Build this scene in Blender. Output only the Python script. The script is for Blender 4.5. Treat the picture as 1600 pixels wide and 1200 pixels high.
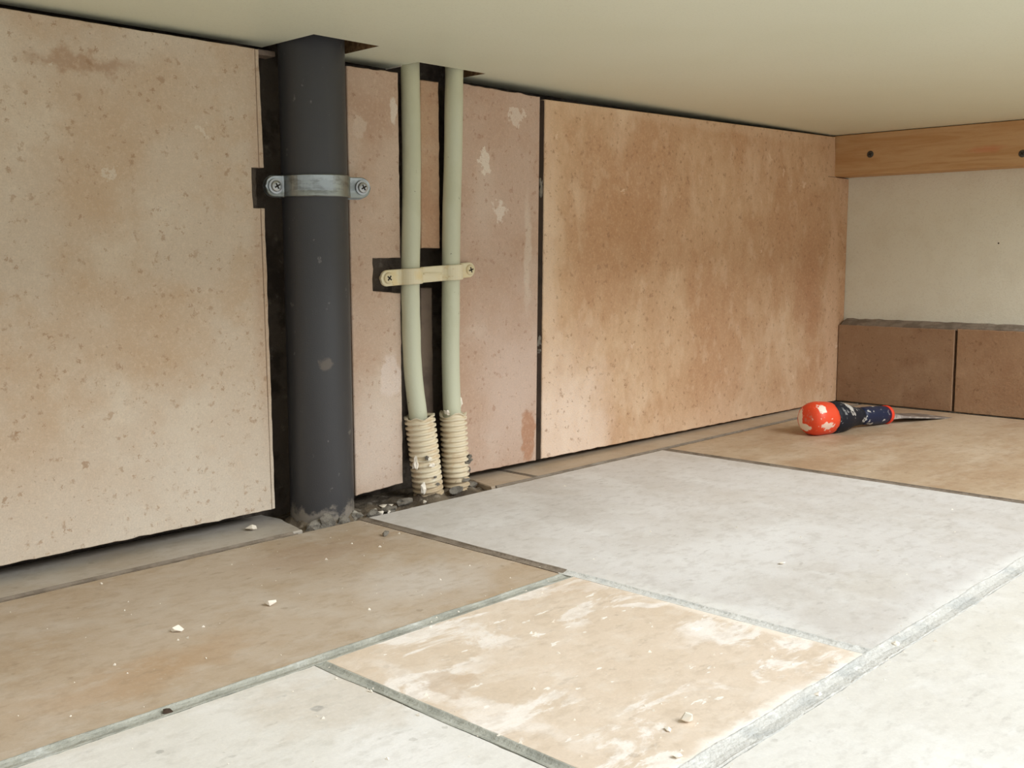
import bpy, bmesh, math, random
from mathutils import Vector, Matrix, noise
from mathutils.geometry import tessellate_polygon

# ------------------------------------------------------------------ camera, light, exposure
S = bpy.context.scene
COL = S.collection
for o in list(bpy.data.objects):
    bpy.data.objects.remove(o)

CAM = (-0.435, -0.6541, 0.1951)
YAW, PITCH, ROLL, FPX = 0.8117, 0.1198, -0.0039, 1650.0
fw = Vector((math.sin(YAW) * math.cos(PITCH), math.cos(YAW) * math.cos(PITCH), -math.sin(PITCH)))
rt = Vector((math.cos(YAW), -math.sin(YAW), 0))
up = rt.cross(fw)
rt2 = rt * math.cos(ROLL) + up * math.sin(ROLL)
up2 = -rt * math.sin(ROLL) + up * math.cos(ROLL)
cd = bpy.data.cameras.new('camera')
cam = bpy.data.objects.new('camera', cd)
COL.objects.link(cam)
cd.sensor_width = 36
cd.lens = FPX / 1600 * 36
cd.clip_start = 0.01
m = Matrix((rt2, up2, -fw)).transposed().to_4x4()
m.translation = CAM
cam.matrix_world = m
S.camera = cam

S.view_settings.view_transform = 'Standard'
S.view_settings.look = 'None'
S.view_settings.exposure = 0.0
S.view_settings.gamma = 1.0
S.view_settings.use_curve_mapping = False

W = bpy.data.worlds.new('daylit_room')
S.world = W
W.use_nodes = True
W.node_tree.nodes['Background'].inputs[0].default_value = (0.955, 0.985, 1.0, 1)
W.node_tree.nodes['Background'].inputs[1].default_value = 0.8


def area_light(name, loc, target, sx, sy, power, color):
    l = bpy.data.lights.new(name, 'AREA')
    l.shape = 'RECTANGLE'
    l.size, l.size_y = sx, sy
    l.energy = power
    l.color = color
    o = bpy.data.objects.new(name, l)
    COL.objects.link(o)
    o.location = loc
    o.rotation_euler = (Vector(target) - Vector(loc)).to_track_quat('-Z', 'Y').to_euler()
    return o


# daylight from the room's window, in front of the recess and well above the camera
area_light('window_daylight', (0.5, -2.25, 1.6), (0.25, -0.25, 0.0), 1.7, 1.3, 86, (0.955, 0.985, 1.0))

S.cycles.max_bounces = 10
S.cycles.diffuse_bounces = 8


# ------------------------------------------------------------------ materials
def lin(c):
    return tuple(((v / 255) / 12.92 if v / 255 <= 0.04045 else ((v / 255 + 0.055) / 1.055) ** 2.4) for v in c) + (1.0,)


class NT:
    def __init__(s, name):
        s.m = bpy.data.materials.new(name)
        s.m.use_nodes = True
        s.t = s.m.node_tree
        s.b = s.t.nodes['Principled BSDF']
        s.co = s.t.nodes.new('ShaderNodeTexCoord').outputs['Object']

    def n(s, kind, **kw):
        x = s.t.nodes.new('ShaderNode' + kind)
        for k, v in kw.items():
            setattr(x, k, v)
        return x

    def l(s, a, b):
        if hasattr(a, 'is_output'):
            s.t.links.new(a, b)
        else:
            b.default_value = a

    def math(s, op, a, b=0.0, c=0.0, clamp=False):
        x = s.n('Math', operation=op, use_clamp=clamp)
        s.l(a, x.inputs[0]); s.l(b, x.inputs[1]); s.l(c, x.inputs[2])
        return x.outputs[0]

    def vec(s, sv=(1, 1, 1), off=(0, 0, 0)):
        x = s.n('Mapping')
        s.l(s.co, x.inputs[0])
        x.inputs['Location'].default_value = off
        x.inputs['Scale'].default_value = sv
        return x.outputs[0]

    def noise(s, scale, detail=4, rough=.6, dist=0.0, sv=(1, 1, 1), seed=0.0, color=False):
        x = s.n('TexNoise')
        s.l(s.vec(sv, (seed * 1.37, seed * .71, seed * .93)), x.inputs['Vector'])
        x.inputs['Scale'].default_value = scale
        x.inputs['Detail'].default_value = detail
        x.inputs['Roughness'].default_value = rough
        x.inputs['Distortion'].default_value = dist
        return x.outputs['Color' if color else 0]

    def step(s, v, lo, hi):
        x = s.n('MapRange', interpolation_type='SMOOTHSTEP')
        s.l(v, x.inputs[0])
        a, b, p, q = (lo, hi, 0.0, 1.0) if lo < hi else (hi, lo, 1.0, 0.0)
        x.inputs[1].default_value, x.inputs[2].default_value, x.inputs[3].default_value, x.inputs[4].default_value = a, b, p, q
        return x.outputs[0]

    def wob(s, amp, scale, seed=0.0):
        a = s.noise(scale, 4, .6, 0, (1, 1, 1), seed, True)
        x = s.n('VectorMath', operation='MULTIPLY_ADD')
        s.l(a, x.inputs[0])
        x.inputs[1].default_value = (2 * amp,) * 3
        y = s.n('VectorMath', operation='ADD')
        s.l(s.co, y.inputs[0])
        y.inputs[1].default_value = (-amp,) * 3
        s.l(y.outputs[0], x.inputs[2])
        return x.outputs[0]

    def mask(s, L):
        k = L['k']
        if k == 'noise':
            v = s.noise(L['scale'], L.get('detail', 4), L.get('rough', .6), L.get('dist', 0), L.get('sv', (1, 1, 1)), L.get('seed', 0))
            f = s.step(v, L['lo'], L['hi'])
        elif k == 'spots':
            x = s.n('TexVoronoi')
            s.l(s.wob(L.get('wob', .002), L.get('wscale', 250), L.get('seed', 0)), x.inputs['Vector'])
            x.inputs['Scale'].default_value = L['scale']
            x.inputs['Randomness'].default_value = 1.0
            sep = s.n('SeparateColor')
            s.l(x.outputs['Color'], sep.inputs[0])
            size = s.math('MULTIPLY', s.math('POWER', sep.outputs[1], 2.0), L['size'])
            size = s.math('ADD', size, L.get('min', .05))
            d = s.math('DIVIDE', x.outputs['Distance'], size)
            f = s.math('MULTIPLY', s.step(d, 1.0, L.get('soft', .6)), s.math('LESS_THAN', sep.outputs[0], L['density']))
        else:  # blob: an ellipsoid with a ragged rim
            p = s.wob(L.get('wob', .01), L.get('wscale', 40), L.get('seed', 0))
            x = s.n('VectorMath', operation='SUBTRACT')
            s.l(p, x.inputs[0]); x.inputs[1].default_value = L['c']
            y = s.n('VectorMath', operation='DIVIDE')
            s.l(x.outputs[0], y.inputs[0]); y.inputs[1].default_value = L['r']
            z = s.n('VectorMath', operation='LENGTH')
            s.l(y.outputs[0], z.inputs[0])
            f = s.step(z.outputs['Value'], 1.0, 1.0 - L.get('soft', .3))
            if L.get('inv'):
                f = s.math('SUBTRACT', 1.0, f)
        if 'and' in L:
            f = s.math('MULTIPLY', f, s.mask(L['and']))
        return f


def mat(name, base, layers=(), rough=.75, spec=.3, metal=0.0, bump=None, grain=0.0):
    t = NT(name)
    col = t.n('RGB').outputs[0]
    col.default_value = lin(base)
    if grain:
        layers = list(layers) + [dict(k='noise', scale=900, lo=.3, hi=.7, col=tuple(c * .82 for c in base), amt=grain, detail=2, seed=91),
                                 dict(k='noise', scale=420, lo=.45, hi=.75, col=tuple(min(255, c * 1.12) for c in base), amt=grain, detail=3, seed=57)]
    for L in layers:
        f = t.mask(L)
        if L.get('amt', 1) != 1:
            f = t.math('MULTIPLY', f, L['amt'])
        mx = t.n('Mix', data_type='RGBA')
        t.l(f, mx.inputs[0])
        t.l(col, mx.inputs[6])
        mx.inputs[7].default_value = lin(L['col'])
        col = mx.outputs[2]
    t.l(col, t.b.inputs['Base Color'])
    t.b.inputs['Roughness'].default_value = rough
    t.b.inputs['Specular IOR Level'].default_value = spec
    t.b.inputs['Metallic'].default_value = metal
    if bump:
        b = t.n('Bump')
        b.inputs['Distance'].default_value = bump[1]
        b.inputs['Strength'].default_value = 1.0
        t.l(t.noise(bump[0], 4, .6), b.inputs['Height'])
        t.l(b.outputs[0], t.b.inputs['Normal'])
    return t.m


def N(scale, lo, hi, col, amt=1.0, **kw):
    return dict(k='noise', scale=scale, lo=lo, hi=hi, col=col, amt=amt, **kw)


def SP(scale, size, density, col, amt=1.0, **kw):
    return dict(k='spots', scale=scale, size=size, density=density, col=col, amt=amt, **kw)


def B(c, r, col, amt=1.0, **kw):
    return dict(k='blob', c=c, r=r, col=col, amt=amt, **kw)


def wall_tile(name, base, warm, pale, spot, seed, extra=(), dens=.3, vert=1.0):
    return mat(name, base, [
        N(9, .42, .66, warm, .75, seed=seed, detail=6, sv=(1, 1, vert)),
        N(26, .5, .68, warm, .5, seed=seed + 3, detail=6, sv=(1, 1, vert)),
        N(16, .5, .72, pale, .6, seed=seed + 7, detail=6, sv=(1, 1, vert)),
        *extra,
        SP(75, .21, dens, spot, .65, seed=seed, wob=.007, wscale=330, **{'and': N(11, .42, .6, spot, seed=seed + 11)}),
        SP(190, .32, .4, spot, .6, seed=seed + 1, wob=.004, wscale=700),
        N(130, .59, .67, spot, .5, seed=seed + 5, detail=5, rough=.65),
        SP(60, .26, .06, pale, .7, seed=seed + 2, wob=.014, wscale=170),
        N(420, .64, .76, tuple(c * .7 for c in spot), .45, seed=seed + 9, detail=3),
    ], rough=.7, spec=.25, bump=(260, .0004), grain=.25)


PALE = (229, 219, 207)
M_LEFT = wall_tile('stone_left', (202, 185, 165), (191, 162, 131), (217, 205, 187), (152, 117, 84), 2.0, [
    B((-.13, 0, .315), (.045, .05, .008), (160, 122, 90), .6, wob=.012, wscale=70, soft=.6),
    B((-.1, 0, .02), (.2, .05, .11), (214, 204, 190), .6, wob=.03, wscale=20, soft=.9),
    B((-.005, 0, .2), (.012, .05, .2), (182, 150, 123), .5, wob=.006, wscale=40, soft=.8),
], dens=.75)
M_MID = wall_tile('stone_middle', (200, 177, 158), (188, 156, 131), (216, 201, 184), (157, 120, 95), 5.0, [
    B((.1, 0, .05), (.05, .05, .06), (218, 203, 191), .55, wob=.02, wscale=40, soft=.8),
    B((.112, 0, .10), (.012, .05, .02), (228, 213, 204), .6, wob=.012, wscale=70),
    B((.1, 0, .30), (.03, .05, .03), (182, 149, 125), .6, wob=.02, wscale=60, soft=.8),
    B((.12, 0, .31), (.004, .05, .012), (226, 214, 200), .8, wob=.004, wscale=150),
    B((.085, 0, .295), (.008, .05, .01), (210, 191, 173), .7, wob=.008, wscale=120),
], dens=.2)
M_RIGHTPIECE = wall_tile('stone_right_piece', (200, 174, 156), (189, 156, 132), (218, 201, 186), (158, 119, 94), 8.0, [
    B((.26, 0, .08), (.06, .05, .09), (215, 194, 181), .6, wob=.02, wscale=30, soft=.8),
    B((.22, 0, .25), (.02, .05, .05), (214, 195, 179), .5, wob=.014, wscale=60, soft=.7),
    B((.222, 0, .277), (.007, .05, .013), (232, 220, 205), .9, wob=.016, wscale=120, soft=.2),
    B((.262, 0, .318), (.012, .05, .007), (227, 212, 197), .8, wob=.016, wscale=110, soft=.2),
    B((.24, 0, .235), (.009, .05, .01), (232, 220, 207), .8, wob=.02, wscale=120, soft=.4),
    B((.276, 0, .03), (.011, .05, .03), (176, 124, 90), .8, wob=.008, wscale=90, soft=.3),
    B((.276, 0, .2), (.006, .05, .07), (222, 207, 190), .6, wob=.008, wscale=60, soft=.6),
], dens=.2)
M_BIG = wall_tile('stone_big', (216, 183, 149), (193, 150, 113), (236, 211, 184), (150, 109, 78), 11.0, [
    N(12, .42, .62, (195, 150, 113), .6, seed=33, sv=(1, 1, .45), detail=6),
    N(48, .46, .64, (189, 144, 107), .35, seed=36, sv=(1, 1, .6), detail=6),
    N(60, .52, .68, (238, 213, 184), .3, seed=39, sv=(1, 1, .7), detail=6),
    B((.80, 0, .15), (.06, .05, .09), (181, 131, 94), .6, wob=.04, wscale=28, soft=.7),
    B((.42, 0, .22), (.12, .05, .07), (187, 140, 100), .6, wob=.05, wscale=28, soft=.8),
    B((.305, 0, .16), (.020, .05, .24), (236, 211, 186), .6, wob=.02, wscale=30, soft=.8),
    B((.56, 0, .34), (.4, .05, .012), (229, 203, 173), .5, wob=.01, wscale=40, soft=.8),
    B((.34, 0, .02), (.09, .05, .13), (249, 231, 216), .65, wob=.04, wscale=28, soft=.8),
    B((.60, 0, .0), (.3, .05, .05), (229, 201, 173), .4, wob=.02, wscale=28, soft=.9),
    B((.868, 0, .13), (.022, .05, .16), (216, 179, 147), .7, wob=.008, wscale=40, soft=.5),
], dens=.25, vert=.6)
M_STRIP = wall_tile('stone_strip', (189, 157, 129), (175, 134, 106), (207, 185, 164), (143, 100, 76), 15.0, dens=.2)
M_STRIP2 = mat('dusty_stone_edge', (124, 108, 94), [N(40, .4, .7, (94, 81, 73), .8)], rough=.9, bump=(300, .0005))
M_SKIRT1 = wall_tile('stone_skirting_brown', (159, 129, 102), (140, 106, 81), (180, 153, 125), (108, 80, 58), 21.0, dens=.2)
M_SKIRT2 = wall_tile('stone_skirting_tan', (169, 138, 109), (153, 116, 87), (190, 160, 131), (120, 87, 61), 27.0, dens=.2)
M_JOINT = mat('dark_brown_joint', (58, 46, 37), [N(50, .5, .65, (40, 32, 26), .8)], rough=1.0)
M_SAWCUT = mat('saw_cut', (70, 58, 50), rough=.9)


def floor_tile(name, base, warm, pale, seed, extra=(), amt=.7, haze=.5, streak=(1, 1, 1)):
    return mat(name, base, [
        N(7, .42, .62, warm, amt, seed=seed, detail=6, sv=streak),
        N(24, .48, .68, warm, amt * .7, seed=seed + 4, detail=6, sv=streak),
        N(14, .5, .68, pale, haze, seed=seed + 8, detail=7, sv=streak),
        *extra,
        N(70, .6, .74, tuple(c * .8 for c in warm), .4, seed=seed + 2, detail=4, sv=(1, 2.2, 1)),
        SP(120, .25, .12, tuple(c * .78 for c in warm), .4, seed=seed + 6),
        N(95, .48, .66, tuple(c * .9 for c in warm), .3, seed=seed + 14, detail=5, sv=(1, 1.6, 1)),
        N(45, .5, .68, pale, .3, seed=seed + 16, detail=6, sv=(1, 1.6, 1)),
        N(300, .62, .75, pale, .4, seed=seed + 12, detail=3),
    ], rough=.55, spec=.35, bump=(120, .0003), grain=.12)


F1 = floor_tile('floor_stone_tan', (184, 168, 149), (169, 146, 118), (198, 189, 177), 41, [
    B((-.21, -.2, 0), (.09, .035, .05), (172, 139, 103), .55, wob=.03, wscale=30, soft=.8),
    B((-.02, -.19, 0), (.06, .05, .05), (198, 191, 183), .7, wob=.03, wscale=35, soft=.8),
    B((-.03, -.09, 0), (.08, .03, .05), (168, 144, 123), .5, wob=.03, wscale=35, soft=.8),
    B((-.10, -.2405, 0), (.4, .006, .05), (175, 151, 124), .5, wob=.004, wscale=60, soft=.7),
])
F2 = floor_tile('floor_stone_white', (210, 207, 204), (191, 184, 175), (222, 221, 219), 47, [
    B((.17, -.14, 0), (.06, .06, .05), (182, 175, 167), .55, wob=.03, wscale=30, soft=.9),
    B((.30, -.20, 0), (.05, .05, .05), (191, 182, 171), .4, wob=.03, wscale=40, soft=.9),
    B((.24, -.438, 0), (.3, .016, .05), (232, 232, 229), .85, wob=.006, wscale=50, soft=.85),
    B((.058, -.34, 0), (.012, .12, .05), (225, 224, 220), .7, wob=.008, wscale=60, soft=.8),
    B((.16, -.39, 0), (.06, .03, .05), (199, 192, 181), .4, wob=.02, wscale=40, soft=.8),
    B((.16, -.29, 0), (.13, .07, .05), (225, 224, 223), .7, wob=.05, wscale=20, soft=.9),
], amt=.45, haze=.7, streak=(1.4, .8, 1))
F3 = floor_tile('floor_stone_peach', (218, 202, 184), (205, 186, 163), (233, 224, 213), 53, [
    N(22, .5, .58, (244, 239, 234), .8, seed=71, detail=8, rough=.65, dist=.6, sv=(.8, 1.6, 1), **{'and': B((-.045, -.34, 0), (.07, .075, .1), (0, 0, 0), wob=.05, wscale=22, soft=.5, inv=True)}),
    B((-.125, -.33, 0), (.012, .09, .05), (241, 234, 227), .6, wob=.02, wscale=50, soft=.6),
    N(60, .66, .69, (250, 247, 242), .8, seed=78, detail=3, sv=(1, 2.4, 1)),
    B((-.116, -.31, 0), (.014, .018, .05), (196, 174, 150), .7, wob=.02, wscale=60, soft=.4),
    B((-.05, -.437, 0), (.2, .009, .05), (248, 243, 236), .85, wob=.006, wscale=60, soft=.7),
    B((.046, -.36, 0), (.008, .1, .05), (248, 239, 228), .6, wob=.006, wscale=60, soft=.7),
    B((.03, -.262, 0), (.05, .02, .05), (206, 186, 164), .6, wob=.02, wscale=50, soft=.8),
], amt=.45, haze=.25)
F4 = floor_tile('floor_stone_cream', (222, 219, 213), (206, 201, 190), (231, 229, 226), 59, [
    B((-.165, -.285, 0), (.05, .05, .05), (205, 195, 181), .7, wob=.03, wscale=40, soft=.6),
    B((-.30, -.2475, 0), (.3, .008, .05), (203, 195, 182), .4, wob=.006, wscale=60, soft=.7),
    SP(45, .12, .16, (147, 146, 142), .6, seed=19),
], amt=.35, haze=.7)
F5 = floor_tile('floor_stone_ivory', (221, 219, 213), (209, 204, 195), (230, 229, 226), 63, [
    B((.15, -.47, 0), (.14, .035, .05), (207, 201, 189), .6, wob=.03, wscale=30, soft=.9),
], amt=.4, haze=.6)
F6 = floor_tile('floor_stone_brown', (186, 165, 139), (165, 136, 107), (202, 186, 165), 67, [
    B((.62, -.38, 0), (.2, .06, .05), (200, 182, 158), .5, wob=.04, wscale=20, soft=.9),
], streak=(.8, 1.8, 1))
F7 = floor_tile('floor_stone_grey', (181, 174, 163), (169, 154, 135), (194, 187, 180), 73)
F8 = floor_tile('floor_stone_sand', (187, 170, 149), (175, 155, 130), (196, 186, 171), 79)
M_GROUT = mat('grey_green_grout', (168, 168, 158), [N(60, .42, .65, (144, 145, 136), .8), N(30, .55, .7, (204, 206, 202), .7, seed=4)], rough=.95, bump=(400, .0008))
M_GROUTP = mat('pale_grout', (206, 205, 200), [N(40, .45, .65, (184, 186, 184), .8), N(120, .55, .7, (226, 226, 222), .7, seed=4)], rough=.95, bump=(400, .0008))
M_GROUTB = mat('brown_grout', (138, 126, 112), [N(60, .42, .65, (110, 98, 85), .8), N(25, .58, .7, (146, 138, 126), .7, seed=4)], rough=.95, bump=(400, .0008))
M_MORTAR = mat('dusty_mortar', (118, 106, 90), [N(50, .42, .62, (86, 76, 64), .9), N(110, .56, .68, (150, 140, 126), .8, seed=3), SP(160, .4, .06, (226, 216, 200), .9)], rough=1.0, bump=(500, .0012))
M_MORTARL = mat('grey_mortar_lump', (128, 122, 112), [N(160, .45, .62, (92, 86, 78), .8), N(90, .58, .7, (170, 164, 152), .7, seed=3)], rough=1.0, bump=(600, .001))
M_CAVITY = mat('dark_cavity_mortar', (104, 94, 84), [N(40, .45, .65, (70, 62, 55), .9), N(90, .6, .7, (134, 124, 112), .6, seed=4)], rough=1.0, bump=(200, .002))
M_PLASTER = mat('cream_plaster', (226, 224, 208), [N(30, .45, .7, (219, 215, 197), .6), N(500, .5, .7, (206, 200, 182), .4, seed=3),
                                               B((.905, -.1948, .2092), (.004, .0011, .0011), (40, 32, 26), 1, wob=.0002, soft=.3)], rough=.9, spec=.15, bump=(500, .0004))
M_BOARD = mat('cream_laminate', (224, 226, 206), [N(6, .4, .7, (220, 222, 200), .6), N(700, .5, .75, (194, 191, 174), .3, seed=5)], rough=.5, spec=.35)
M_CHIPBOARD = mat('raw_chipboard', (150, 116, 78), [N(300, .42, .62, (110, 80, 52), .8), N(500, .6, .7, (186, 152, 112), .7, seed=2)], rough=.95, bump=(600, .0006))
M_PINE = mat('pine', (196, 159, 116), [N(14, .4, .66, (182, 139, 92), .8, sv=(6, .7, 6), detail=5, dist=.8), N(60, .5, .7, (173, 128, 81), .45, sv=(4, .25, 4), seed=6),
                                   B((.865, -.19, .318), (.02, .03, .006), (197, 119, 84), .5, wob=.006, soft=.8)], rough=.7, bump=(300, .0003))
M_PVC = mat('grey_plastic_pipe', (62, 62, 64), [
    N(10, .45, .65, (56, 55, 57), .7, sv=(1, 1, .3)),
    N(160, .66, .72, (116, 114, 112), .6, seed=8, sv=(1, 1, .7)),
    N(60, .68, .73, (122, 118, 112), .6, seed=3, **{'and': B((.04, 0, .06), (.1, .1, .08), (0, 0, 0), soft=.6)}),
    B((.028, -.03, .118), (.006, .01, .006), (104, 96, 88), .8, wob=.004, wscale=200, soft=.4),
    B((.04, 0, -.006), (.1, .1, .018), (140, 132, 122), .85, wob=.016, wscale=110, soft=.35),
], rough=.42, spec=.4, bump=(900, .0001))
M_GREEN = mat('pale_green_painted_pipe', (204, 206, 182), [
    N(40, .45, .68, (194, 195, 168), .7, sv=(1, 1, .5)), N(260, .68, .74, (140, 132, 104), .5, seed=3), N(90, .71, .74, (92, 84, 64), .7, seed=12),
    B((.14, 0, .35), (.1, .1, .06), (192, 188, 154), .5, soft=.9)], rough=.5, spec=.35, bump=(300, .0002))
M_SLEEVE = mat('ivory_corrugated_plastic', (226, 214, 188), [
    N(60, .48, .66, (208, 184, 150), .7), N(120, .66, .71, (250, 244, 230), .8, seed=5), N(110, .69, .72, (92, 84, 70), .8, seed=9),
    B((.16, 0, 0), (.1, .1, .016), (186, 164, 132), .7, wob=.01, wscale=80, soft=.7)], rough=.6)
M_STRAP = mat('cream_painted_strap', (226, 216, 186), [N(60, .48, .66, (226, 204, 152), .7), N(180, .64, .7, (196, 168, 120), .5, seed=4)], rough=.5)
M_CREAMSCREW = mat('cream_painted_screw', (222, 208, 172), [N(200, .5, .7, (196, 178, 138), .6)], rough=.5)
M_ZINC = mat('zinc_plated_steel', (160, 166, 166), [N(90, .45, .65, (128, 132, 130), .8, sv=(1, 1, 2.5)), N(60, .64, .72, (140, 118, 96), .5, seed=5)], rough=.32, metal=.9)
M_STEELS = mat('steel_screw', (172, 174, 174), rough=.35, metal=.9)
M_SLOT = mat('screw_slot', (52, 48, 42), rough=.9)
M_DARKSTEEL = mat('dark_steel_screw', (86, 84, 80), rough=.45, metal=.7)
M_BLADE = mat('grey_blade_steel', (150, 142, 136), [N(70, .5, .65, (206, 200, 192), .7), N(30, .55, .7, (110, 98, 88), .6, seed=3)], rough=.45, metal=.55)
M_ORANGE = mat('orange_plastic', (228, 76, 42), [
    B((-.002, .0092, .000), (.0068, .0046, .011), (238, 224, 208), 1, wob=.004, wscale=190, soft=.12),
    B((-.002, .002, -.0095), (.0068, .0095, .0044), (238, 224, 208), 1, wob=.004, wscale=190, soft=.12),
    B((-.003, -.002, .001), (.006, .0068, .0068), (206, 120, 98), .8, wob=.005, wscale=300, soft=.5, **{'and': N(260, .46, .56, (0, 0, 0))}),
    B((.006, -.011, .0115), (.006, .006, .006), (240, 226, 210), 1, wob=.004, wscale=200, soft=.15),
    B((.012, -.016, -.006), (.012, .007, .0045), (232, 208, 190), .9, wob=.006, wscale=200, soft=.2),
    N(200, .63, .67, (240, 214, 194), .8, seed=5)], rough=.45, spec=.4)
M_NAVY = mat('navy_rubber_grip', (20, 24, 34), [
    N(55, .56, .61, (206, 202, 194), .9, seed=6, detail=6, sv=(1, .8, 1)), N(130, .6, .66, (150, 150, 150), .7, seed=2)], rough=.6)
M_NAVY2 = mat('navy_plastic_neck', (28, 36, 62), [N(90, .6, .65, (214, 212, 206), .9, seed=16, detail=6), N(40, .6, .7, (90, 94, 104), .6, seed=3)], rough=.45)
M_RING = mat('red_ring', (226, 66, 40), rough=.5)
M_CHIP = mat('white_plaster_chip', (240, 232, 218), [N(200, .5, .7, (214, 202, 184), .7)], rough=.95)
M_DARKCHIP = mat('dark_mortar_crumb', (66, 52, 42), rough=1.0)
M_TANCHIP = mat('tan_stone_chip', (200, 172, 136), [N(200, .5, .7, (160, 130, 98), .7)], rough=.95)


# ------------------------------------------------------------------ helpers
def obj(name, bm, material, parent=None, smooth=False):
    me = bpy.data.meshes.new(name)
    bmesh.ops.recalc_face_normals(bm, faces=bm.faces)
    if smooth:
        for f in bm.faces:
            f.smooth = True
    bm.to_mesh(me)
    bm.free()
    for mm in (material if isinstance(material, (list, tuple)) else [material]):
        me.materials.append(mm)
    o = bpy.data.objects.new(name, me)
    COL.objects.link(o)
    if parent:
        o.parent = parent
        if 'thing_loc' in parent:
            o.matrix_parent_inverse = Matrix.Translation(-Vector(parent['thing_loc']))
    return o


def tag(o, label=None, cat=None, group=None, kind=None):
    for k, v in (('label', label), ('category', cat), ('group', group), ('kind', kind)):
        if v:
            o[k] = v
    return o


def thing(name, loc, label, cat, group=None):
    o = bpy.data.objects.new(name, None)
    o.empty_display_size = .02
    COL.objects.link(o)
    o.location = loc
    o['thing_loc'] = [float(v) for v in loc]
    return tag(o, label, cat, group)


def box(bm, x0, x1, y0, y1, z0, z1, bev=0.0):
    vs = [bm.verts.new((x, y, z)) for x in (x0, x1) for y in (y0, y1) for z in (z0, z1)]
    fs = [bm.faces.new([vs[i] for i in q]) for q in ((0, 1, 3, 2), (4, 6, 7, 5), (0, 4, 5, 1), (2, 3, 7, 6), (0, 2, 6, 4), (1, 5, 7, 3))]
    if bev:
        es = {e for f in fs for e in f.edges}
        bmesh.ops.bevel(bm, geom=list(es), offset=bev, segments=2, affect='EDGES', profile=.5)


def boxobj(name, dims, material, parent=None, bev=0.0):
    bm = bmesh.new()
    box(bm, *dims, bev=bev)
    return obj(name, bm, material, parent)


RND = random.Random(7)


def outline(pts, jit, step=.004):
    """the polygon's outline resampled, each edge i wandering by jit[i]"""
    out = []
    n = len(pts)
    for i in range(n):
        a, b = Vector(pts[i]), Vector(pts[(i + 1) % n])
        L = (b - a).length
        k = max(1, int(L / step)) if jit[i] else 1
        d = (b - a).normalized()
        nr = Vector((-d.y, d.x))
        sd = RND.uniform(0, 99)
        for j in range(k):
            p = a + (b - a) * j / k
            if j:
                s = j / k * L
                w = noise.noise((s * 90, sd, 0)) * .7 + noise.noise((s * 300, sd, 5)) * .5
                p = p + nr * w * jit[i]
            out.append(p)
    return out


def slab(bm, pts, mapf, d0, d1, bev=.0006, jit=None, mi=0):
    """prism over a 2-D outline: front at depth d0 with a worn arris of bev, back at d1"""
    jit = jit if isinstance(jit, (list, tuple)) else [jit or 0] * len(pts)
    P = outline(pts, jit)
    n = len(P)
    area = sum(P[i].x * P[(i + 1) % n].y - P[(i + 1) % n].x * P[i].y for i in range(n))
    sg = 1 if area > 0 else -1
    Q = []
    for i in range(n):
        d = (P[(i + 1) % n] - P[i - 1]).normalized()
        Q.append(P[i] + Vector((-d.y, d.x)) * sg * bev)
    sgn = 1 if d1 > d0 else -1
    r0 = [bm.verts.new(mapf(p.x, p.y, d1)) for p in P]
    r1 = [bm.verts.new(mapf(p.x, p.y, d0 + sgn * bev)) for p in P]
    r2 = [bm.verts.new(mapf(p.x, p.y, d0)) for p in Q]
    fs = []
    for A, Bq in ((r0, r1), (r1, r2)):
        for i in range(n):
            fs.append(bm.faces.new((A[i], A[(i + 1) % n], Bq[(i + 1) % n], Bq[i])))
    for ring, flat in ((r2, Q), (r0, P)):
        for tri in tessellate_polygon([[Vector((p.x, p.y, 0)) for p in flat]]):
            try:
                fs.append(bm.faces.new([ring[i] for i in tri]))
            except ValueError:
                pass
    for f in fs:
        if f.is_valid:
            f.material_index = mi


WALLMAP = lambda u, v, d: (u, d, v)
FLOORMAP = lambda u, v, d: (u, v, d)
SIDEMAP = lambda u, v, d: (d, u, v)


def sweep(bm, path, r, seg=24, caps=True):
    """round tube along 3-D points with radius r(i) or a constant"""
    n = len(path)
    rings = []
    ref = Vector((1, 0, 0))
    for i, p in enumerate(path):
        t = (Vector(path[min(i + 1, n - 1)]) - Vector(path[max(i - 1, 0)])).normalized()
        a = (ref - t * ref.dot(t)).normalized()
        b = t.cross(a)
        rr = r(i) if callable(r) else r
        rings.append([bm.verts.new(Vector(p) + (a * math.cos(q) + b * math.sin(q)) * rr) for q in (2 * math.pi * k / seg for k in range(seg))])
    for A, Bq in zip(rings, rings[1:]):
        for k in range(seg):
            bm.faces.new((A[k], A[(k + 1) % seg], Bq[(k + 1) % seg], Bq[k]))
    if caps:
        bm.faces.new(rings[0][::-1])
        bm.faces.new(rings[-1])
    return rings


def spline(pts, k=8):
    out = []
    P = [Vector(p) for p in pts]
    P = [P[0] * 2 - P[1]] + P + [P[-1] * 2 - P[-2]]
    for i in range(1, len(P) - 2):
        a, b, c, d = P[i - 1:i + 3]
        for j in range(k):
            t = j / k
            out.append(.5 * ((2 * b) + (c - a) * t + (2 * a - 5 * b + 4 * c - d) * t * t + (3 * b - a - 3 * c + d) * t ** 3))
    out.append(P[-2])
    return out


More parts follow.
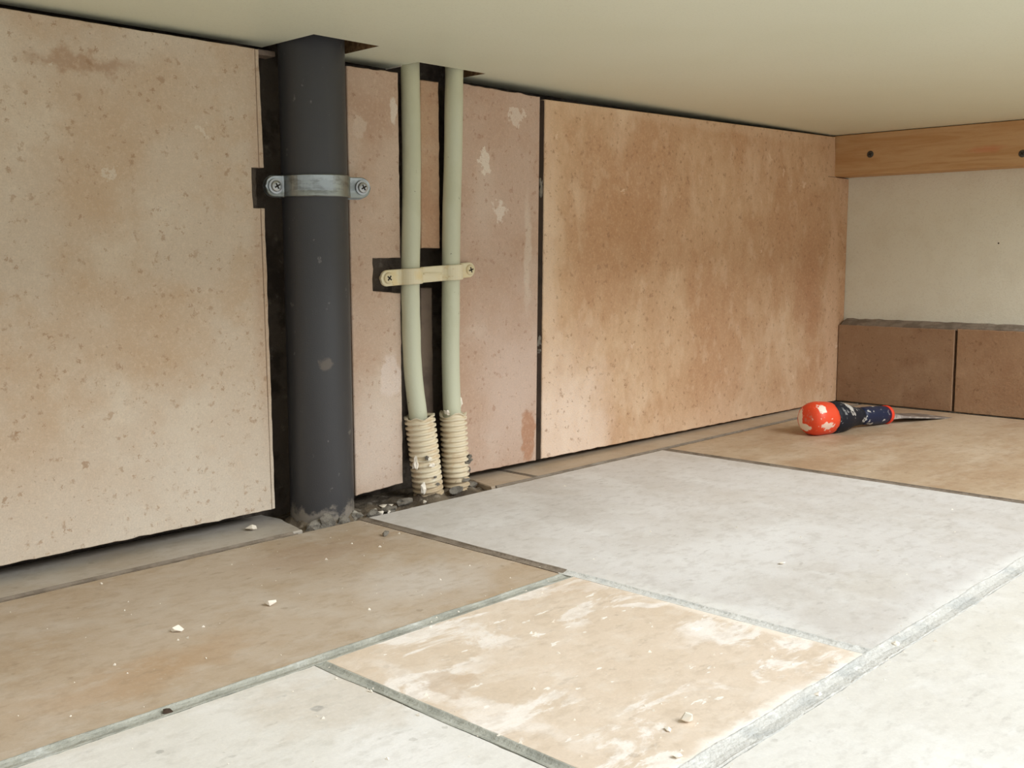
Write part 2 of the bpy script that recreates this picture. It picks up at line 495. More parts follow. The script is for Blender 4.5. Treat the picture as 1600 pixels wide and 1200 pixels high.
def band(bm, path, zc, hw, th, groove=0.0):
    """flat strap: plan path of (x, y), centre height zc(s in 0..1), half width hw, thickness th, rounded ends"""
    P = [Vector(p) for p in path]
    n = len(P)
    s = [0]
    for a, b in zip(P, P[1:]):
        s.append(s[-1] + (b - a).length)
    L = s[-1]
    prof = []
    for i in range(n):
        d = (P[min(i + 1, n - 1)] - P[max(i - 1, 0)]).normalized()
        nr = Vector((d.y, -d.x))          # towards the viewer for a left-to-right path
        e = min(s[i], L - s[i])
        w = hw if e >= hw else hw * math.sqrt(max(1e-4, 1 - ((hw - e) / hw) ** 2))
        z = zc(s[i] / L)
        c = min(.0006, w * .3)
        row = []
        for (dn, dz) in ((0, w), (th - c, w), (th, w - c), (th - groove, w * .45), (th - groove, -w * .45), (th, -w + c), (th - c, -w), (0, -w)):
            p = P[i] + nr * dn
            row.append(bm.verts.new((p.x, p.y, z + dz)))
        prof.append(row)
    for A, Bq in zip(prof, prof[1:]):
        for k in range(8):
            bm.faces.new((A[k], A[(k + 1) % 8], Bq[(k + 1) % 8], Bq[k]))
    bm.faces.new(prof[0][::-1])
    bm.faces.new(prof[-1])


def frame(nv):
    nv = Vector(nv).normalized()
    a = nv.cross(Vector((0, 0, 1))).normalized()
    return a, a.cross(nv) * -1, nv


def screw(parent, c, nv, r, material, h=.0022, ang=.4, slot=True, washer=0.0):
    a, b, nv = frame(nv)
    c = Vector(c)
    bm = bmesh.new()
    prof = [(r * .5, -.010), (r * .5, 0), (r, 0), (r, h * .35), (r * .9, h * .75), (r * .6, h), (r * .05, h * 1.05)]
    if washer:
        prof = [(r * .5, -.010), (r * .5, -.0002), (washer, -.0002), (washer, .0008), (r, .0009)] + [(q, z + .0008) for q, z in prof[3:]]
    rings = []
    for q, z in prof:
        rings.append([bm.verts.new(c + (a * math.cos(t) + b * math.sin(t)) * q + nv * z) for t in (2 * math.pi * k / 20 for k in range(20))])
    for A, Bq in zip(rings, rings[1:]):
        for k in range(20):
            bm.faces.new((A[k], A[(k + 1) % 20], Bq[(k + 1) % 20], Bq[k]))
    bm.faces.new(rings[0][::-1]); bm.faces.new(rings[-1])
    s = obj('screw', bm, material, parent)
    if slot:
        bm = bmesh.new()
        top = h + (.0008 if washer else 0)
        for q in (ang, ang + math.pi / 2):
            e, f = a * math.cos(q) + b * math.sin(q), b * math.cos(q) - a * math.sin(q)
            vs = [bm.verts.new(c + e * i * r * .55 + f * j * r * .13 + nv * k) for i in (-1, 1) for j in (-1, 1) for k in (top * .7, top * 1.1)]
            for qd in ((0, 1, 3, 2), (4, 6, 7, 5), (0, 4, 5, 1), (2, 3, 7, 6), (0, 2, 6, 4), (1, 5, 7, 3)):
                bm.faces.new([vs[i] for i in qd])
        me = obj('cross_slot', bm, M_SLOT, s)
        if 'thing_loc' in parent:
            pass
    return s


def lump(bm, c, r, seed=0, rough=.35, sub=2):
    g = bmesh.ops.create_icosphere(bm, subdivisions=sub, radius=1.0)
    for v in g['verts']:
        k = 1 + noise.noise(v.co * 1.7 + Vector((seed, seed * 2, 0))) * rough * 1.6
        v.co = Vector((v.co.x * r[0] * k + c[0], v.co.y * r[1] * k + c[1], v.co.z * r[2] * k + c[2]))


# ------------------------------------------------------------------ the setting: floor
floor = tag(boxobj('floor', (-1.3, .95, -1.6, .06, -.05, -.0102), M_MORTAR), kind='structure')
J1, J2, J3 = (-.0388, -.0318), (-.2477, -.2392), (-.4465, -.4355)
Y1, Y2, Y3 = (.047, .055), (.4346, .4446), (-.1457, -.1397)


def ftile(x0, x1, y0, y1, material, dz=0.0, label=None, jit=.0007):
    bm = bmesh.new()
    slab(bm, [(x0, y0), (x1, y0), (x1, y1), (x0, y1)], FLOORMAP, dz, -.0101, bev=.0007, jit=jit)
    t = obj('tile', bm, material, floor)
    if label:
        t['label'] = label
    return t


ftile(-.356, Y1[0], J2[1], J1[0], F1, 0, 'tan beige floor tile in front of the grey drain pipe')
ftile(Y1[1], Y2[0], J3[1], J1[0], F2, .0002, 'large whitish square floor tile in the middle')
ftile(Y3[1], Y1[0], J3[1], J2[0], F3, .0003, 'small peach floor tile smeared with white grout haze')
ftile(-.555, Y3[0], J3[1], J2[0], F4, 0, 'cream white floor tile at the bottom left')
ftile(-.19, .405, -.86, J3[0], F5, .0002, 'ivory floor tile at the lower right corner')
ftile(Y2[1], .8862, J3[1], J1[0], F6, .0001, 'brownish floor tile under the scraper')
ftile(.411, .8862, -.86, J3[0], F6)
ftile(-.80, -.196, -.86, J3[0], F4)
ftile(-.80, -.561, J3[1], J2[0], F8)
ftile(-.80, -.362, J2[1], J1[0], F7)
ftile(-.80, -.362, J1[1], .030, F8, jit=.0005)
bm = bmesh.new()
slab(bm, [(-.356, J1[1]), (.0005, J1[1]), (.009, .008), (.006, .03), (-.356, .03)], FLOORMAP, 0, -.0101, bev=.0008, jit=[0, .0012, .0012, 0, 0])
obj('tile', bm, F7, floor)['label'] = 'grey narrow floor strip under the left wall tile'
bm = bmesh.new()
slab(bm, [(.195, J1[1]), (.2495, J1[1]), (.2495, .03), (.204, .03), (.2035, .0)], FLOORMAP, 0, -.0101, bev=.0008, jit=[0, 0, 0, .001, .0012])
obj('tile', bm, F8, floor)['label'] = 'short floor strip piece right of the pipe sleeves'
ftile(.2545, .8862, J1[1], .030, F8)
for x0, x1 in ((-.80, -.30), (-.294, .30), (.306, .8862)):
    ftile(x0, x1, -1.25, -.866, F5)


def grout(x0, x1, y0, y1, material, top=-.0016, seed=0, spread=.0010):
    """a run of grout filling a joint, its rim smeared unevenly over the tiles' edges"""
    bm = bmesh.new()
    along = x1 - x0 > y1 - y0
    a0, a1, b0, b1 = (x0, x1, y0, y1) if along else (y0, y1, x0, x1)
    n = max(2, int((a1 - a0) / .0028))
    rows = []
    for i in range(n + 1):
        a = a0 + (a1 - a0) * i / n
        lo = spread * (.55 + 1.1 * noise.noise((a * 28, seed, 0)) + .35 * noise.noise((a * 160, seed, 3)))
        hi = spread * (.55 + 1.1 * noise.noise((a * 28, seed, 7)) + .35 * noise.noise((a * 160, seed, 9)))
        w = .0004 * noise.noise((a * 130, seed, 5))
        prof = ((b0, -.0101), (b0 + .0005, -.002), (b0 - lo, .0003), (b0 - lo + .0009, .0004), (b0 + .0016, top + w), ((b0 + b1) / 2, top - .0004 + w),
                (b1 - .0016, top + w), (b1 + hi - .0009, .0004), (b1 + hi, .0003), (b1 - .0005, -.002), (b1, -.0101))
        rows.append([bm.verts.new((a, b, z) if along else (b, a, z)) for b, z in prof])
    m = len(rows[0])
    for p, q in zip(rows, rows[1:]):
        for k in range(m):
            bm.faces.new((p[k], p[(k + 1) % m], q[(k + 1) % m], q[k]))
    bm.faces.new(rows[0][::-1])
    bm.faces.new(rows[-1])
    return obj('grout_line', bm, material, floor)


for a in ((-.80, -.008), (.200, .8862)):
    grout(*a, *J1, M_GROUTB, -.0010, 1 + a[0], .0003)  # brown grout; the deep rear joint's shade is put into this colour too
grout(-.80, Y1[0] + .001, *J2, M_GROUT, -.0002, 2, .0012)
grout(-.80, .8862, *J3, M_GROUTP, .0001, 3, .0013)
grout(*Y1, J2[1] + .003, J1[0] + .001, M_GROUTB, -.0003, 4, .0006)
grout(*Y1, J3[1], J2[1] + .003, M_GROUTP, -.0003, 14, .0010)
grout(*Y2, J3[1], J1[0], M_GROUTB, -.0006, 5, .0003)
grout(*Y3, J3[1], J2[0], M_GROUT, -.0003, 6, .0010)
grout(.2495, .2545, J1[1], .03, M_GROUTB, -.0006, 7, .0003)
grout(-.362, -.356, J2[1], .03, M_GROUTB, -.0016, 8, .0003)
grout(-.561, -.555, J3[1], J2[0], M_GROUT, -.0016, 9, .0003)

# mortar pit around the pipe feet
bm = bmesh.new()
nx, ny = 84, 34
g = []
for i in range(nx + 1):
    row = []
    for j in range(ny + 1):
        x, y = -.004 + .212 * i / nx, -.0335 + .0685 * j / ny
        z = -.0045 + .0022 * noise.noise((x * 60, y * 60, 3)) + .0016 * noise.noise((x * 170, y * 170, 8)) + .0008 * noise.noise((x * 420, y * 420, 1))
        d = math.hypot(x - .0378, y + .006) - .0242
        if d < .010:
            z += .005 * (1 - max(0, d) / .010) ** 2 * (1 + .9 * noise.noise((x * 120, y * 120, 5)))
        for sx, sr in ((.1439, .013), (.1763, .012)):
            d = math.hypot(x - sx, y + .008) - sr
            if d < .009:
                z += .0045 * (1 - max(0, d) / .009) ** 2 * (1 + noise.noise((x * 130, y * 130, 9)))
        row.append(bm.verts.new((x, y, z)))
    g.append(row)
for i in range(nx):
    for j in range(ny):
        bm.faces.new((g[i][j], g[i + 1][j], g[i + 1][j + 1], g[i][j + 1]))
obj('mortar_bed', bm, M_MORTAR, floor, smooth=True)['label'] = 'rough grey-brown mortar pit around the pipe feet'
k = 0
for c, r in (((.0145, -.0265, -.001), (.007, .0045, .0045)), ((.0245, -.0305, .001), (.007, .003, .0065)), ((.0375, -.0315, -.001), (.006, .003, .004)),
             ((.0515, -.027, .000), (.006, .004, .004)), ((.068, -.0285, -.001), (.006, .003, .0025)), ((.088, -.024, -.002), (.007, .005, .003)),
             ((.112, -.014, -.001), (.009, .005, .0025)), ((.163, -.021, .0005), (.008, .004, .0035)), ((.19, -.012, 0), (.006, .004, .003))):
    k += 1
    bm = bmesh.new()
    lump(bm, c, r, k * 3.1, .5)
    obj('mortar_lump', bm, M_MORTARL, floor)

# ------------------------------------------------------------------ the back wall
bm = bmesh.new()
box(bm, -1.2, .96, .036, .10, -.05, .37)
box(bm, -1.2, .96, -.06, .10, .372, .85)  # unseen upper box, added to stop light leaking in behind the board
wall_back = tag(obj('wall_back', bm, M_CAVITY), kind='structure')
TH = .0075


def wtile(pts, material, jit, d0=0.0, d1=TH, label=None, bev=.0006):
    bm = bmesh.new()
    slab(bm, pts, WALLMAP, d0, d1, bev, jit)
    t = obj('tile', bm, material, wall_back)
    if label:
        t['label'] = label
    return t


c = .0005
# left tile, with the saw cut and the thin sliver that is left beyond it along its right edge
bm = bmesh.new()
slab(bm, [(-.60, .0095), (-.0036, .0106), (-.0050, .2301), (-.0109, .2301), (-.0114, .2584), (-.0053, .2588), (-.0058, .3404), (-.60, .3402)], WALLMAP, 0, TH, .0004,
     [.0012, .0001, .0008, .0008, .0004, .0001, .0004, 0])
slab(bm, [(-.0030, .0106), (-.0004, .0108), (-.0013, .2303), (-.0044, .2303)], WALLMAP, .0004, TH, .0004, [0, .0007, 0, .0001])
slab(bm, [(-.0047, .2588), (-.0009, .2588), (-.0024, .3404), (-.0052, .3404)], WALLMAP, .0004, TH, .0004, [0, .0007, 0, .0001])
slab(bm, [(-.0050, .0112), (-.0015, .0112), (-.0022, .2298), (-.0064, .2298)], WALLMAP, .002, TH - .0002, .0001, 0, mi=1)
slab(bm, [(-.0066, .2592), (-.0022, .2592), (-.0034, .3400), (-.0072, .3400)], WALLMAP, .002, TH - .0002, .0001, 0, mi=1)
t = obj('tile', bm, [M_LEFT, M_SAWCUT], wall_back)
t['label'] = 'big beige stone wall tile left of the grey pipe, with a notch and a saw cut along its edge'
wtile([(-1.2, .0095), (-.6035, .0095), (-.6035, .3402), (-1.2, .3402)], M_LEFT, 0)
wtile([(.0745, .0078), (.1236, .0102), (.1243, .1664), (.0959, .1688), (.0955, .178), (.0968, .186), (.0962, .1947), (.1248, .1946), (.1253, .3398), (.0743, .3386)],
      M_MID, [.0009, .0008, .0008, .0010, .0010, .0010, .0006, .0008, .0010, 0], label='narrow notched stone tile between grey pipe and green pipes')
wtile([(.1475, .2024), (.1684, .2024), (.1691, .3375), (.1490, .337)], M_STRIP, [.0008, .0012, .0006, .0008], .0004, label='thin stone sliver between the two green pipes')
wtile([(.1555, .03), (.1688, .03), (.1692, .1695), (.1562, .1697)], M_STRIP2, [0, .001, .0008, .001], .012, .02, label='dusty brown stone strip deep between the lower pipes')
wtile([(.1865, .0068), (.2870, .0058), (.2930, .3386), (.1865, .3396)], M_RIGHTPIECE, [.0008, 0, .0011, .001], label='pinkish stone tile right of the green pipes with white mortar smears')
wtile([(.2944, .006), (.8832, .0012), (.9035, .0012), (.9052, .2956), (.868, .2962), (.8626, .3472), (.2999, .3371)], M_BIG, [.0008, 0, 0, .0005, .0003, 0, .0003],
      label='large brownish stone tile right of the dark joint')
# tile adhesive seen at the bottom of the two notches
for x0, x1, z0, z1 in ((-.0128, -.0006, .228, .2605), (.0945, .1246, .165, .1965)):
    bm = bmesh.new()
    box(bm, x0, x1, .0115, .0362, z0, z1)
    bmesh.ops.subdivide_edges(bm, edges=list(bm.edges), cuts=6, use_grid_fill=True)
    for v in bm.verts:
        v.co.y += .0016 * noise.noise(v.co * 160)
    obj('tile_adhesive', bm, M_CAVITY, wall_back)
# corner saw-cut line beside the batten notch: a thin dark strip on the tile face
boxobj('saw_cut', (.8465, .868, -.00012, .0004, .2959, .2964), M_SAWCUT, wall_back)
bm = bmesh.new()
slab(bm, [(.2850, .006), (.2960, .006), (.3010, .336), (.2912, .336)], WALLMAP, .0014, TH + .001, .0002, .0)
obj('joint_filler', bm, M_JOINT, wall_back)
# mortar bridging the open joint here and there
bm = bmesh.new()
for z, r in ((.262, .006), (.255, .009), (.117, .006), (.108, .003)):
    lump(bm, (.2926 + (z - .1) * .018, .0030, z), (.0034, .0026, r), z * 50, .4)
obj('joint_mortar', bm, M_MORTARL, wall_back)
boxobj('tile_remnant', (.0125, .0275, .0235, .0362, .3420, .3461), M_MID, wall_back, bev=.0008)

# ------------------------------------------------------------------ the right wall with its skirting
wall_right = tag(boxobj('wall_right', (.905, .96, -1.6, .036, -.05, .85), M_PLASTER), kind='structure')
base = tag(boxobj('baseboard_right', (.8955, .9048, -1.25, -.002, .002, .1005), M_MORTARL), kind='structure')


def stile(y0, y1, z0, z1, material, label):
    bm = bmesh.new()
    slab(bm, [(y0, z0), (y1, z0), (y1, z1), (y0, z1)], SIDEMAP, .8877, .8954, .0007, [.0004, .0003, .0005, .0003])
    t = obj('tile', bm, material, base)
    if label:
        t['label'] = label


stile(-.1542, -.0008, .0014, .1035, M_SKIRT1, 'dark brown skirting tile in the corner behind the scraper')
stile(-.459, -.1574, .0012, .1046, M_SKIRT2, 'tan skirting tile right of the dark joint')
stile(-.765, -.462, .0012, .1046, M_SKIRT1, None)
stile(-1.07, -.768, .0012, .1046, M_SKIRT2, None)
bm = bmesh.new()
n = 120
rows = []
for i in range(n + 1):
    y = -.004 - 1.06 * i / n
    w = .0008 * noise.noise((i * .7, 0, 0))
    rows.append([bm.verts.new(p) for p in ((.8885 + w, y, .1025), (.8892 + w, y, .1056 + w), (.897, y, .1092 + w * 1.5), (.9049, y, .1115 + w * 2), (.9049, y, .1015))])
for a, b in zip(rows, rows[1:]):
    for k in range(5):
        bm.faces.new((a[k], a[(k + 1) % 5], b[(k + 1) % 5], b[k]))
obj('caulk_line', bm, M_GROUTB, base)

# ------------------------------------------------------------------ board overhead and its batten
def bz(x):
    return .3468 + (x - .1) * .0027 / .765


bm = bmesh.new()
ye = lambda x: .0189 + .0515 * x
ol = [(-1.2, -.46), (.9045, -.46), (.9045, .0345), (.40, .0345), (.2095, ye(.2095)), (.2085, -.0146), (.1330, -.0152), (.1338, ye(.1338)), (.0720, ye(.072)), (.0706, -.0435), (.0125, -.0442),
      (.0132, ye(.0132)), (-1.2, ye(-.5))]
lo = [bm.verts.new((x, y, bz(x))) for x, y in ol]
hi = [bm.verts.new((x, y, bz(x) + .018)) for x, y in ol]
for i in range(len(ol)):
    f = bm.faces.new((lo[i], lo[(i + 1) % len(ol)], hi[(i + 1) % len(ol)], hi[i]))
    f.material_index = 1 if 2 <= i <= 11 else 0
for ring in (lo, hi):
    for tri in tessellate_polygon([[Vector((x, y, 0)) for x, y in ol]]):
        bm.faces.new([ring[i] for i in tri])
board = obj('shelf_board', bm, [M_BOARD, M_CHIPBOARD])
tag(board, 'wide cream laminated board overhead with square cut-outs for the pipes', 'shelf')
# a torn bit of the laminate's white edge at the left side of the second cut-out
bm = bmesh.new()
slab(bm, [(.1322, .004), (.1336, .004), (.1342, .0245), (.1330, .0245)], FLOORMAP, bz(.13) - .0009, bz(.13) + .002, .0002, [0, .0004, 0, .0004])
obj('laminate_lip', bm, M_CHIP, board)['label'] = 'white torn laminate edge'

bat = thing('batten', (.885, -.25, .2973), 'pale pine batten screwed under the board on the right wall', 'batten')
bm = bmesh.new()
box(bm, .865, .9045, -.455, .008, .2972, .3488, bev=.0012)
obj('strip', bm, M_PINE, bat)
screw(bat, (.8647, -.0473, .3222), (-1, 0, 0), .0042, M_DARKSTEEL, h=.0012, ang=.3)
screw(bat, (.8647, -.2300, .3105), (-1, 0, 0), .0042, M_DARKSTEEL, h=.0012, ang=.7)

# ------------------------------------------------------------------ grey drain pipe and its clamp
dp = thing('drain_pipe', (.0378, -.006, -.006), 'thick dark grey plastic drain pipe rising from floor through board', 'pipe')
PX, PY, PR = .0378, -.006, .0240
bm = bmesh.new()
sweep(bm, [(PX - .0004, PY, -.006), (PX, PY, .1), (PX + .0002, PY, .2), (PX + .0002, PY, .368)], PR, 64, caps=False)
obj('pipe_wall', bm, M_PVC, dp, smooth=True)

cl = thing('pipe_clamp', (PX, PY, .2475), 'zinc steel clamp bolted round the thick grey drain pipe', 'clamp')
th = math.radians(11)
E1, N1 = Vector((math.cos(th), -math.sin(th))), Vector((-math.sin(th), -math.cos(th)))
C0 = Vector((PX, PY))


def clamp_path(side, eL, eR, off):
    pts = []
    for s in (0, .0012, .0024, .0036, .0048, .006, .0072):
        pts.append((-eL + s, off))
    pts.append((-.0265, off))
    for k in range(33):
        a = math.pi * (.965 - .93 * k / 32)
        pts.append((math.cos(a) * (PR + .0004), math.sin(a) * (PR + .0004)))
    pts.append((.0265, off))
    for s in (.0072, .006, .0048, .0036, .0024, .0012, 0):
        pts.append((eR - s, off))
    return [C0 + E1 * u + N1 * v * side for u, v in pts]


zc = lambda s: .2460 + .0012 * s
bm = bmesh.new()
band(bm, clamp_path(1, .0395, .0445, .0016), zc, .0078, .0019, groove=.0004)
obj('front_band', bm, M_ZINC, cl, smooth=False)
bm = bmesh.new()
band(bm, list(reversed(clamp_path(-1, .0395, .0435, .0010))), lambda s: .2462, .0078, .0015)
obj('rear_band', bm, M_ZINC, cl)
nv3 = (N1.x, N1.y, 0)
for u, z in ((-.0318, .2460), (.0372, .2472)):
    p = C0 + E1 * u + N1 * .0036
    screw(cl, (p.x, p.y, z), nv3, .0040, M_STEELS, h=.0022, ang=.5, washer=.0054)

# ------------------------------------------------------------------ two pale green pipes, their sleeves, the double strap
W1 = spline([(.1405, .003, .369), (.1396, .002, .327), (.1370, -.001, .272), (.1335, -.0032, .2165), (.1311, -.004, .175), (.1311, -.004, .1548), (.1315, -.004, .1236), (.1330, -.004, .0972),
             (.1366, -.0045, .0677), (.1395, -.006, .04), (.1430, -.008, .001)], 5)
W2 = spline([(.1815, -.006, .369), (.1800, -.006, .33), (.1784, -.006, .2802), (.1762, -.006, .2382), (.1749, -.006, .2013), (.1738, -.006, .1533), (.1730, -.006, .1102), (.1735, -.0065, .0665),
             (.1750, -.0075, .03), (.1763, -.008, .001)], 5)
for P, lab, sd in ((W1, 'left one of the two thin pale green water pipes', 1), (W2, 'right one of the two thin pale green water pipes', 2)):
    bm = bmesh.new()
    sweep(bm, P, lambda i: .0076 + .00025 * noise.noise((i * .37, sd * 9, 0)), 32)
    o = obj('water_pipe', bm, M_GREEN, smooth=True)
    tag(o, lab + ', bent above its sleeve' if sd == 1 else lab + ', straight above its sleeve', 'pipe', 'pale green water pipes')


def sleeve(path, rad, label, seed, top_tear):
    t = thing('pipe_sleeve', path[-1], label, 'sleeve', 'corrugated pipe sleeves')
    P = spline(path, 60)
    s = [0]
    for a, b in zip(P, P[1:]):
        s.append(s[-1] + (b - a).length)
    pitch = .00445

    def rr(i):
        ph = (s[i] / pitch) % 1.0
        w = .5 + .5 * math.cos(2 * math.pi * ph)
        return rad - .0021 + .0021 * min(1, max(0, (w - .25) * 1.9)) + .0003 * noise.noise((s[i] * 60, seed, 0))
    bm = bmesh.new()
    rings = sweep(bm, P, rr, 40, caps=False)
    for i, r in enumerate(rings):                    # uneven torn top end
        if s[i] < .006:
            for k, v in enumerate(r):
                v.co.z += top_tear * noise.noise((math.cos(k / 40 * 6.283) * 1.5, math.sin(k / 40 * 6.283) * 1.5, seed)) * (1 - s[i] / .006)
    # rim closing in on the pipe
    r0 = rings[0]
    cen = sum((v.co for v in r0), Vector()) / len(r0)
    inn = [bm.verts.new(cen + (v.co - cen) * .72 - Vector((0, 0, .0015))) for v in r0]
    for k in range(40):
        bm.faces.new((r0[k], r0[(k + 1) % 40], inn[(k + 1) % 40], inn[k]))
    obj('corrugated_tube', bm, M_SLEEVE, t, smooth=True)
    return t


s1 = sleeve([(.1360, -.0072, .0655), (.1378, -.0078, .05), (.1400, -.008, .033), (.1423, -.008, .014), (.1448, -.008, -.004)], .0128, 'left ribbed ivory plastic sleeve, round the bent green pipe', 3, .003)
s2 = sleeve([(.1733, -.008, .0640), (.1742, -.008, .045), (.1752, -.008, .026), (.1766, -.008, -.004)], .0117, 'right ribbed ivory plastic sleeve, round the straight green pipe', 8, .005)


def blobs(parent, name, material, items):
    for q, (c, r) in enumerate(items):
        bm = bmesh.new()
        lump(bm, c, r, q * 5.3 + c[0] * 90, .55, 2)
        obj(name, bm, material, parent)


blobs(s1, 'plaster_lump', M_CHIP, [((.1265, -.0125, .0275), (.0022, .0022, .0052)), ((.1300, -.0175, .0065), (.0022, .0018, .005)), ((.1345, -.0205, .0315), (.0022, .0012, .0016)), ((.1365, -.0207, .026), (.003, .0012, .0012))])
blobs(s1, 'mortar_lump', M_MORTARL, [((.1320, -.0200, .0325), (.0016, .0014, .0018)), ((.1435, -.0205, .009), (.0022, .0012, .0012)), ((.1405, -.0206, .0155), (.0016, .001, .001))])
blobs(s2, 'mortar_lump', M_MORTARL, [((.1830, -.0165, .0235), (.0034, .003, .0024)), ((.1855, -.0150, .0260), (.0020, .002, .0016)), ((.1800, -.0185, .0215), (.003, .0016, .0014)), ((.1840, -.0155, .0150), (.0018, .0016, .002)), ((.1770, -.0192, .0070), (.0044, .0016, .0016))])
# torn flap of tape and paint on the right pipe just above its sleeve
blobs(s2, 'plaster_lump', M_CHIP, [((.1800, -.0105, .0730), (.0016, .0016, .0034)), ((.1640, -.0105, .0655), (.0016, .003, .0024))])

ds = thing('pipe_strap', (.152, -.006, .181), 'cream double strap holding the two green pipes to the wall', 'pipe strap')


def arc(cx, cy, r, a0, a1, k=12):
    return [(cx + r * math.cos(a0 + (a1 - a0) * i / k), cy - r * math.sin(a0 + (a1 - a0) * i / k)) for i in range(k + 1)]


R1 = .0083
path = [(.1010 + s, -.0020) for s in (0, .001, .002, .003, .004, .005, .006)] + [(.1120, -.0020), (.1195, -.0022)]
path += [(.1222, -.0042)] + arc(.1311, -.0045, R1, math.radians(162), math.radians(22))
path += [(.1405, -.0060), (.1425, -.0052), (.1525, -.0054), (.1630, -.0060), (.1648, -.0072)]
path += arc(.1743, -.0065, R1, math.radians(158), math.radians(20))
path += [(.1848, -.0042), (.1870, -.0022), (.1930, -.0021)] + [(.2048 - s, -.0021) for s in (.006, .005, .004, .003, .002, .001, 0)]
bm = bmesh.new()
band(bm, path, lambda s: .1783 + .0062 * s, .0064, .0019, groove=.0003)
obj('strap_band', bm, M_STRAP, ds)
bm = bmesh.new()
box(bm, .1425, .1635, -.0084, -.0070, .1811, .1822, bev=.0003)
obj('stiffening_rib', bm, M_STRAP, ds)
screw(ds, (.1082, -.0040, .1787), (-.1, -1, 0), .0043, M_CREAMSCREW, h=.0018, ang=.9)
screw(ds, (.1985, -.0041, .1843), (-.1, -1, 0), .0043, M_CREAMSCREW, h=.0018, ang=.3)

# ------------------------------------------------------------------ the scraper in the corner
A0, B0 = Vector((.6115, -.1065, .0188)), Vector((.872, -.153, .0032))
ax = (B0 - A0).normalized()
sd = Vector((0, 0, 1)).cross(ax).normalized()
uu = ax.cross(sd)
MW = Matrix((ax, sd, uu)).transposed().to_4x4()
MW.translation = A0
sc = bpy.data.objects.new('scraper', None)
COL.objects.link(sc)
sc.matrix_world = MW
tag(sc, 'paint-smeared scraper with orange cap and navy handle lying on floor in corner', 'scraper')


def lathe(name, prof, material, wob=0.0, seed=0, seg=36, ky=1.0):
    bm = bmesh.new()
    rings = []
    for x, r in prof:
        rings.append([bm.verts.new((x, r * ky * math.cos(q), r * math.sin(q))) for q in (2 * math.pi * k / seg for k in range(seg))])
    for a, b in zip(rings, rings[1:]):
        for k in range(seg):
            bm.faces.new((a[k], a[(k + 1) % seg], b[(k + 1) % seg], b[k]))
    bm.faces.new(rings[0][::-1]); bm.faces.new(rings[-1])
    if wob:
        for v in bm.verts:
            d = Vector((0, v.co.y, v.co.z))
            if d.length > 1e-5:
                v.co += d.normalized() * wob * noise.noise(v.co * 140 + Vector((seed, 0, 0)))
    return obj(name, bm, material, sc, smooth=True)


lathe('end_cap', [(-.0045, .0008), (-.0044, .004), (-.0038, .008), (-.0026, .0118), (-.0002, .0152), (.003, .0172), (.007, .0184), (.014, .0187), (.026, .0184), (.031, .0180)], M_ORANGE, .0004, 3)
lathe('grip', [(.0302, .0179), (.036, .0182), (.044, .0181), (.052, .0172), (.060, .0155), (.068, .0132), (.076, .0112), (.084, .0101), (.090, .0098)], M_NAVY, .0007, 9)
lathe('neck', [(.0895, .0097), (.096, .0101), (.105, .0106), (.118, .0108), (.130, .0106), (.138, .0102)], M_NAVY2, .0003, 5)
lathe('ring', [(.1378, .0103), (.1385, .0110), (.1425, .0108), (.1432, .0100)], M_RING)
bm = bmesh.new()
tz = lambda x: -.0015 - .004 * max(0, (x - .144) / .12)
secs = []
for x, w, t in ((.1425, .0070, .0034), (.150, .0085, .0026), (.160, .0120, .0014), (.175, .0165, .0009), (.20, .0205, .0007), (.23, .0225, .0006), (.255, .0230, .0004)):
    z = tz(x)
    secs.append([bm.verts.new((x, y, z + q)) for y, q in ((-w, -t), (w, -t), (w, t), (-w, t))])
for a, b in zip(secs, secs[1:]):
    for k in range(4):
        bm.faces.new((a[k], a[(k + 1) % 4], b[(k + 1) % 4], b[k]))
bm.faces.new(secs[0][::-1]); bm.faces.new(secs[-1])
obj('blade', bm, M_BLADE, sc)

# ------------------------------------------------------------------ plaster chips and crumbs on the floor
def chip(x, y, z, r, label, material=M_CHIP, seed=0, flat=.55):
    rg = random.Random(seed)
    bm = bmesh.new()
    for k in range(14):
        v = Vector((rg.gauss(0, 1), rg.gauss(0, 1), rg.gauss(0, 1))).normalized() * rg.uniform(.7, 1.1)
        bm.verts.new((v.x * r * 1.2, v.y * r * .9, v.z * r * flat))
    res = bmesh.ops.convex_hull(bm, input=bm.verts)
    bmesh.ops.delete(bm, geom=[q for q in res['geom_interior'] if isinstance(q, bmesh.types.BMVert)], context='VERTS')
    zmin = min(v.co.z for v in bm.verts)
    for v in bm.verts:
        v.co.z -= zmin
    o = obj('plaster_chip' if material is M_CHIP else 'mortar_crumb', bm, material)
    o.location = (x, y, z)
    o.rotation_euler = (0, 0, rg.uniform(0, 6))
    tag(o, label, 'chip', 'plaster chips on the floor')
    return o


chip(-.0255, -.0060, 0, .0042, 'white chip wedged under the bottom edge of the left wall tile', seed=1)
chip(-.1101, -.1572, 0, .0031, 'white chip near the middle of the tan floor tile', seed=2, flat=.7)
chip(-.1676, -.1571, 0, .0032, 'white chip on the tan floor tile, left of another chip', seed=3, flat=.6)
chip(-.0768, -.4156, .0003, .0030, 'biggest white chip on the peach floor tile', seed=4, flat=.9)
chip(-.0886, -.4135, .0003, .0018, 'small white chip beside the biggest chip on peach tile', seed=5)
chip(-.106, -.4303, .0003, .0021, 'white chip near the bottom edge of the peach tile', seed=6)
chip(.0721, -.4400, -.0015, .0028, 'white chip in the wide pale grout joint at right', seed=7)
chip(-.0108, -.4412, -.0015, .0024, 'white chip in the pale joint beside the peach tile', seed=8)
chip(.1572, -.3287, .0002, .0022, 'lone white chip on the large whitish floor tile', seed=9, flat=.4)
chip(.0500, -.2187, -.0018, .0024, 'white chip where two grout joints meet above the peach tile', seed=10)
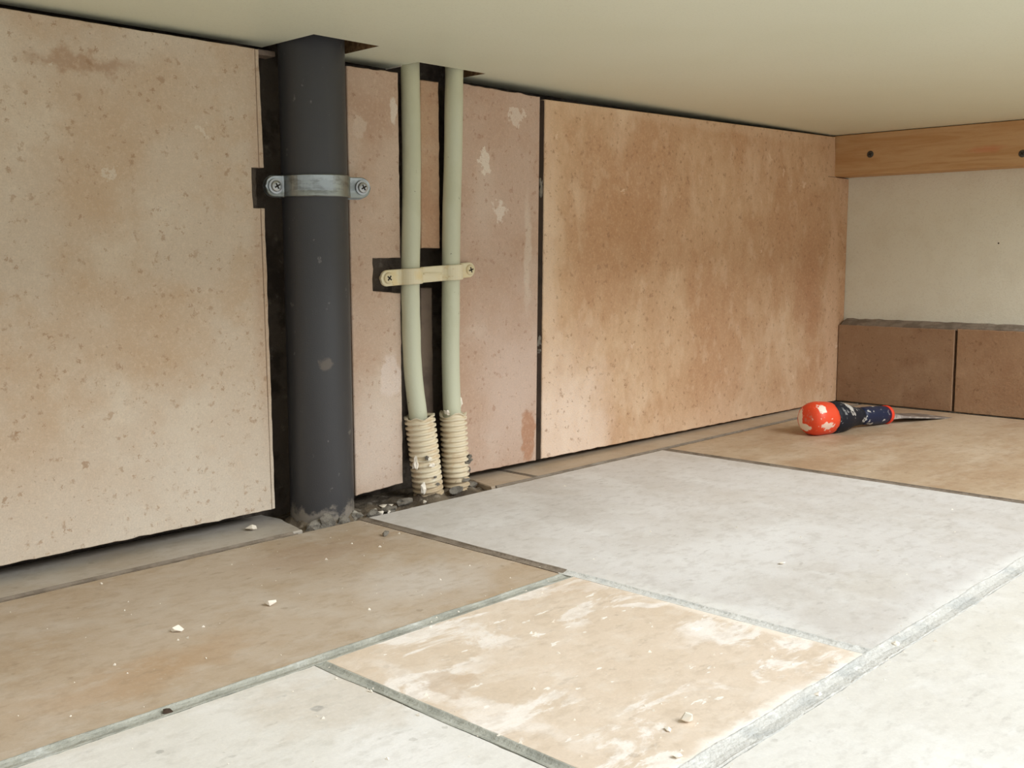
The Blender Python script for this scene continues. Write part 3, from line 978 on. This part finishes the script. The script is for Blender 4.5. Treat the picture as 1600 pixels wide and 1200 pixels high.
chip(.0310, -.0890, 0, .0030, 'grey chip on the tan tile in front of the drain pipe', M_MORTARL, seed=11, flat=.8)
chip(.0765, -.0275, -.0035, .0026, 'white chip in the mortar pit right beside the drain pipe', seed=12, flat=1.0)
chip(.1240, -.0255, -.0035, .0022, 'white chip at the pit edge in front of the ribbed sleeves', seed=13, flat=.8)
chip(.098, -.0085, -.0045, .0075, 'flat pale flake lying in the middle of the mortar pit', seed=14, flat=.2)
chip(.0835, -.0290, -.0035, .0017, 'small white chip at the front edge of the mortar pit', seed=17, flat=.8)
chip(-.2207, -.2440, -.0012, .0026, 'dark brown crumb in the grey grout joint at left', M_DARKCHIP, seed=15)
chip(-.1545, -.4000, 0, .0024, 'white chip beside the thin joint left of the peach tile', seed=16)

rg = random.Random(21)
bm = bmesh.new()
for k in range(330):
    zone = rg.random()
    z = .0002
    if zone < .22:
        x = rg.uniform(-.14, .12); y = -.441 + rg.gauss(0, .006); z = -.001 if abs(y + .441) < .005 else .0003
    elif zone < .42:
        x, y = rg.uniform(-.135, .04), rg.uniform(-.43, -.26)
    elif zone < .52:
        x = -.1427 + rg.gauss(0, .004); y = rg.uniform(-.43, -.25); z = -.0008 if abs(x + .1427) < .003 else .0003
    elif zone < .62:
        x = rg.uniform(-.1, .05); y = -.2435 + rg.gauss(0, .006); z = -.0008 if abs(y + .2435) < .004 else .0002
    elif zone < .80:
        x, y = rg.uniform(-.30, .045), rg.uniform(-.235, -.045)
    elif zone < .90:
        x, y = rg.uniform(-.30, -.15), rg.uniform(-.43, -.26)
    elif zone < .95:
        x, y = rg.uniform(.06, .30), rg.uniform(-.40, -.05)
    else:
        x, y = rg.uniform(.1, .40), rg.uniform(-.40, -.25)
    r = .0003 + .0009 * rg.random() ** 3
    vs = []
    for q in range(3):
        a = q * 2.1 + rg.uniform(0, .8)
        vs.append(bm.verts.new((x + math.cos(a) * r * 1.2, y + math.sin(a) * r * 1.2, z - .0001)))
    tp = bm.verts.new((x + rg.gauss(0, r * .3), y + rg.gauss(0, r * .3), z + r * 1.1))
    bm.faces.new(vs[::-1])
    for q in range(3):
        bm.faces.new((vs[q], vs[(q + 1) % 3], tp))
o = obj('plaster_crumbs', bm, M_CHIP)
tag(o, 'tiny white plaster crumbs sprinkled over floor tiles and joints', 'crumbs', kind='stuff')
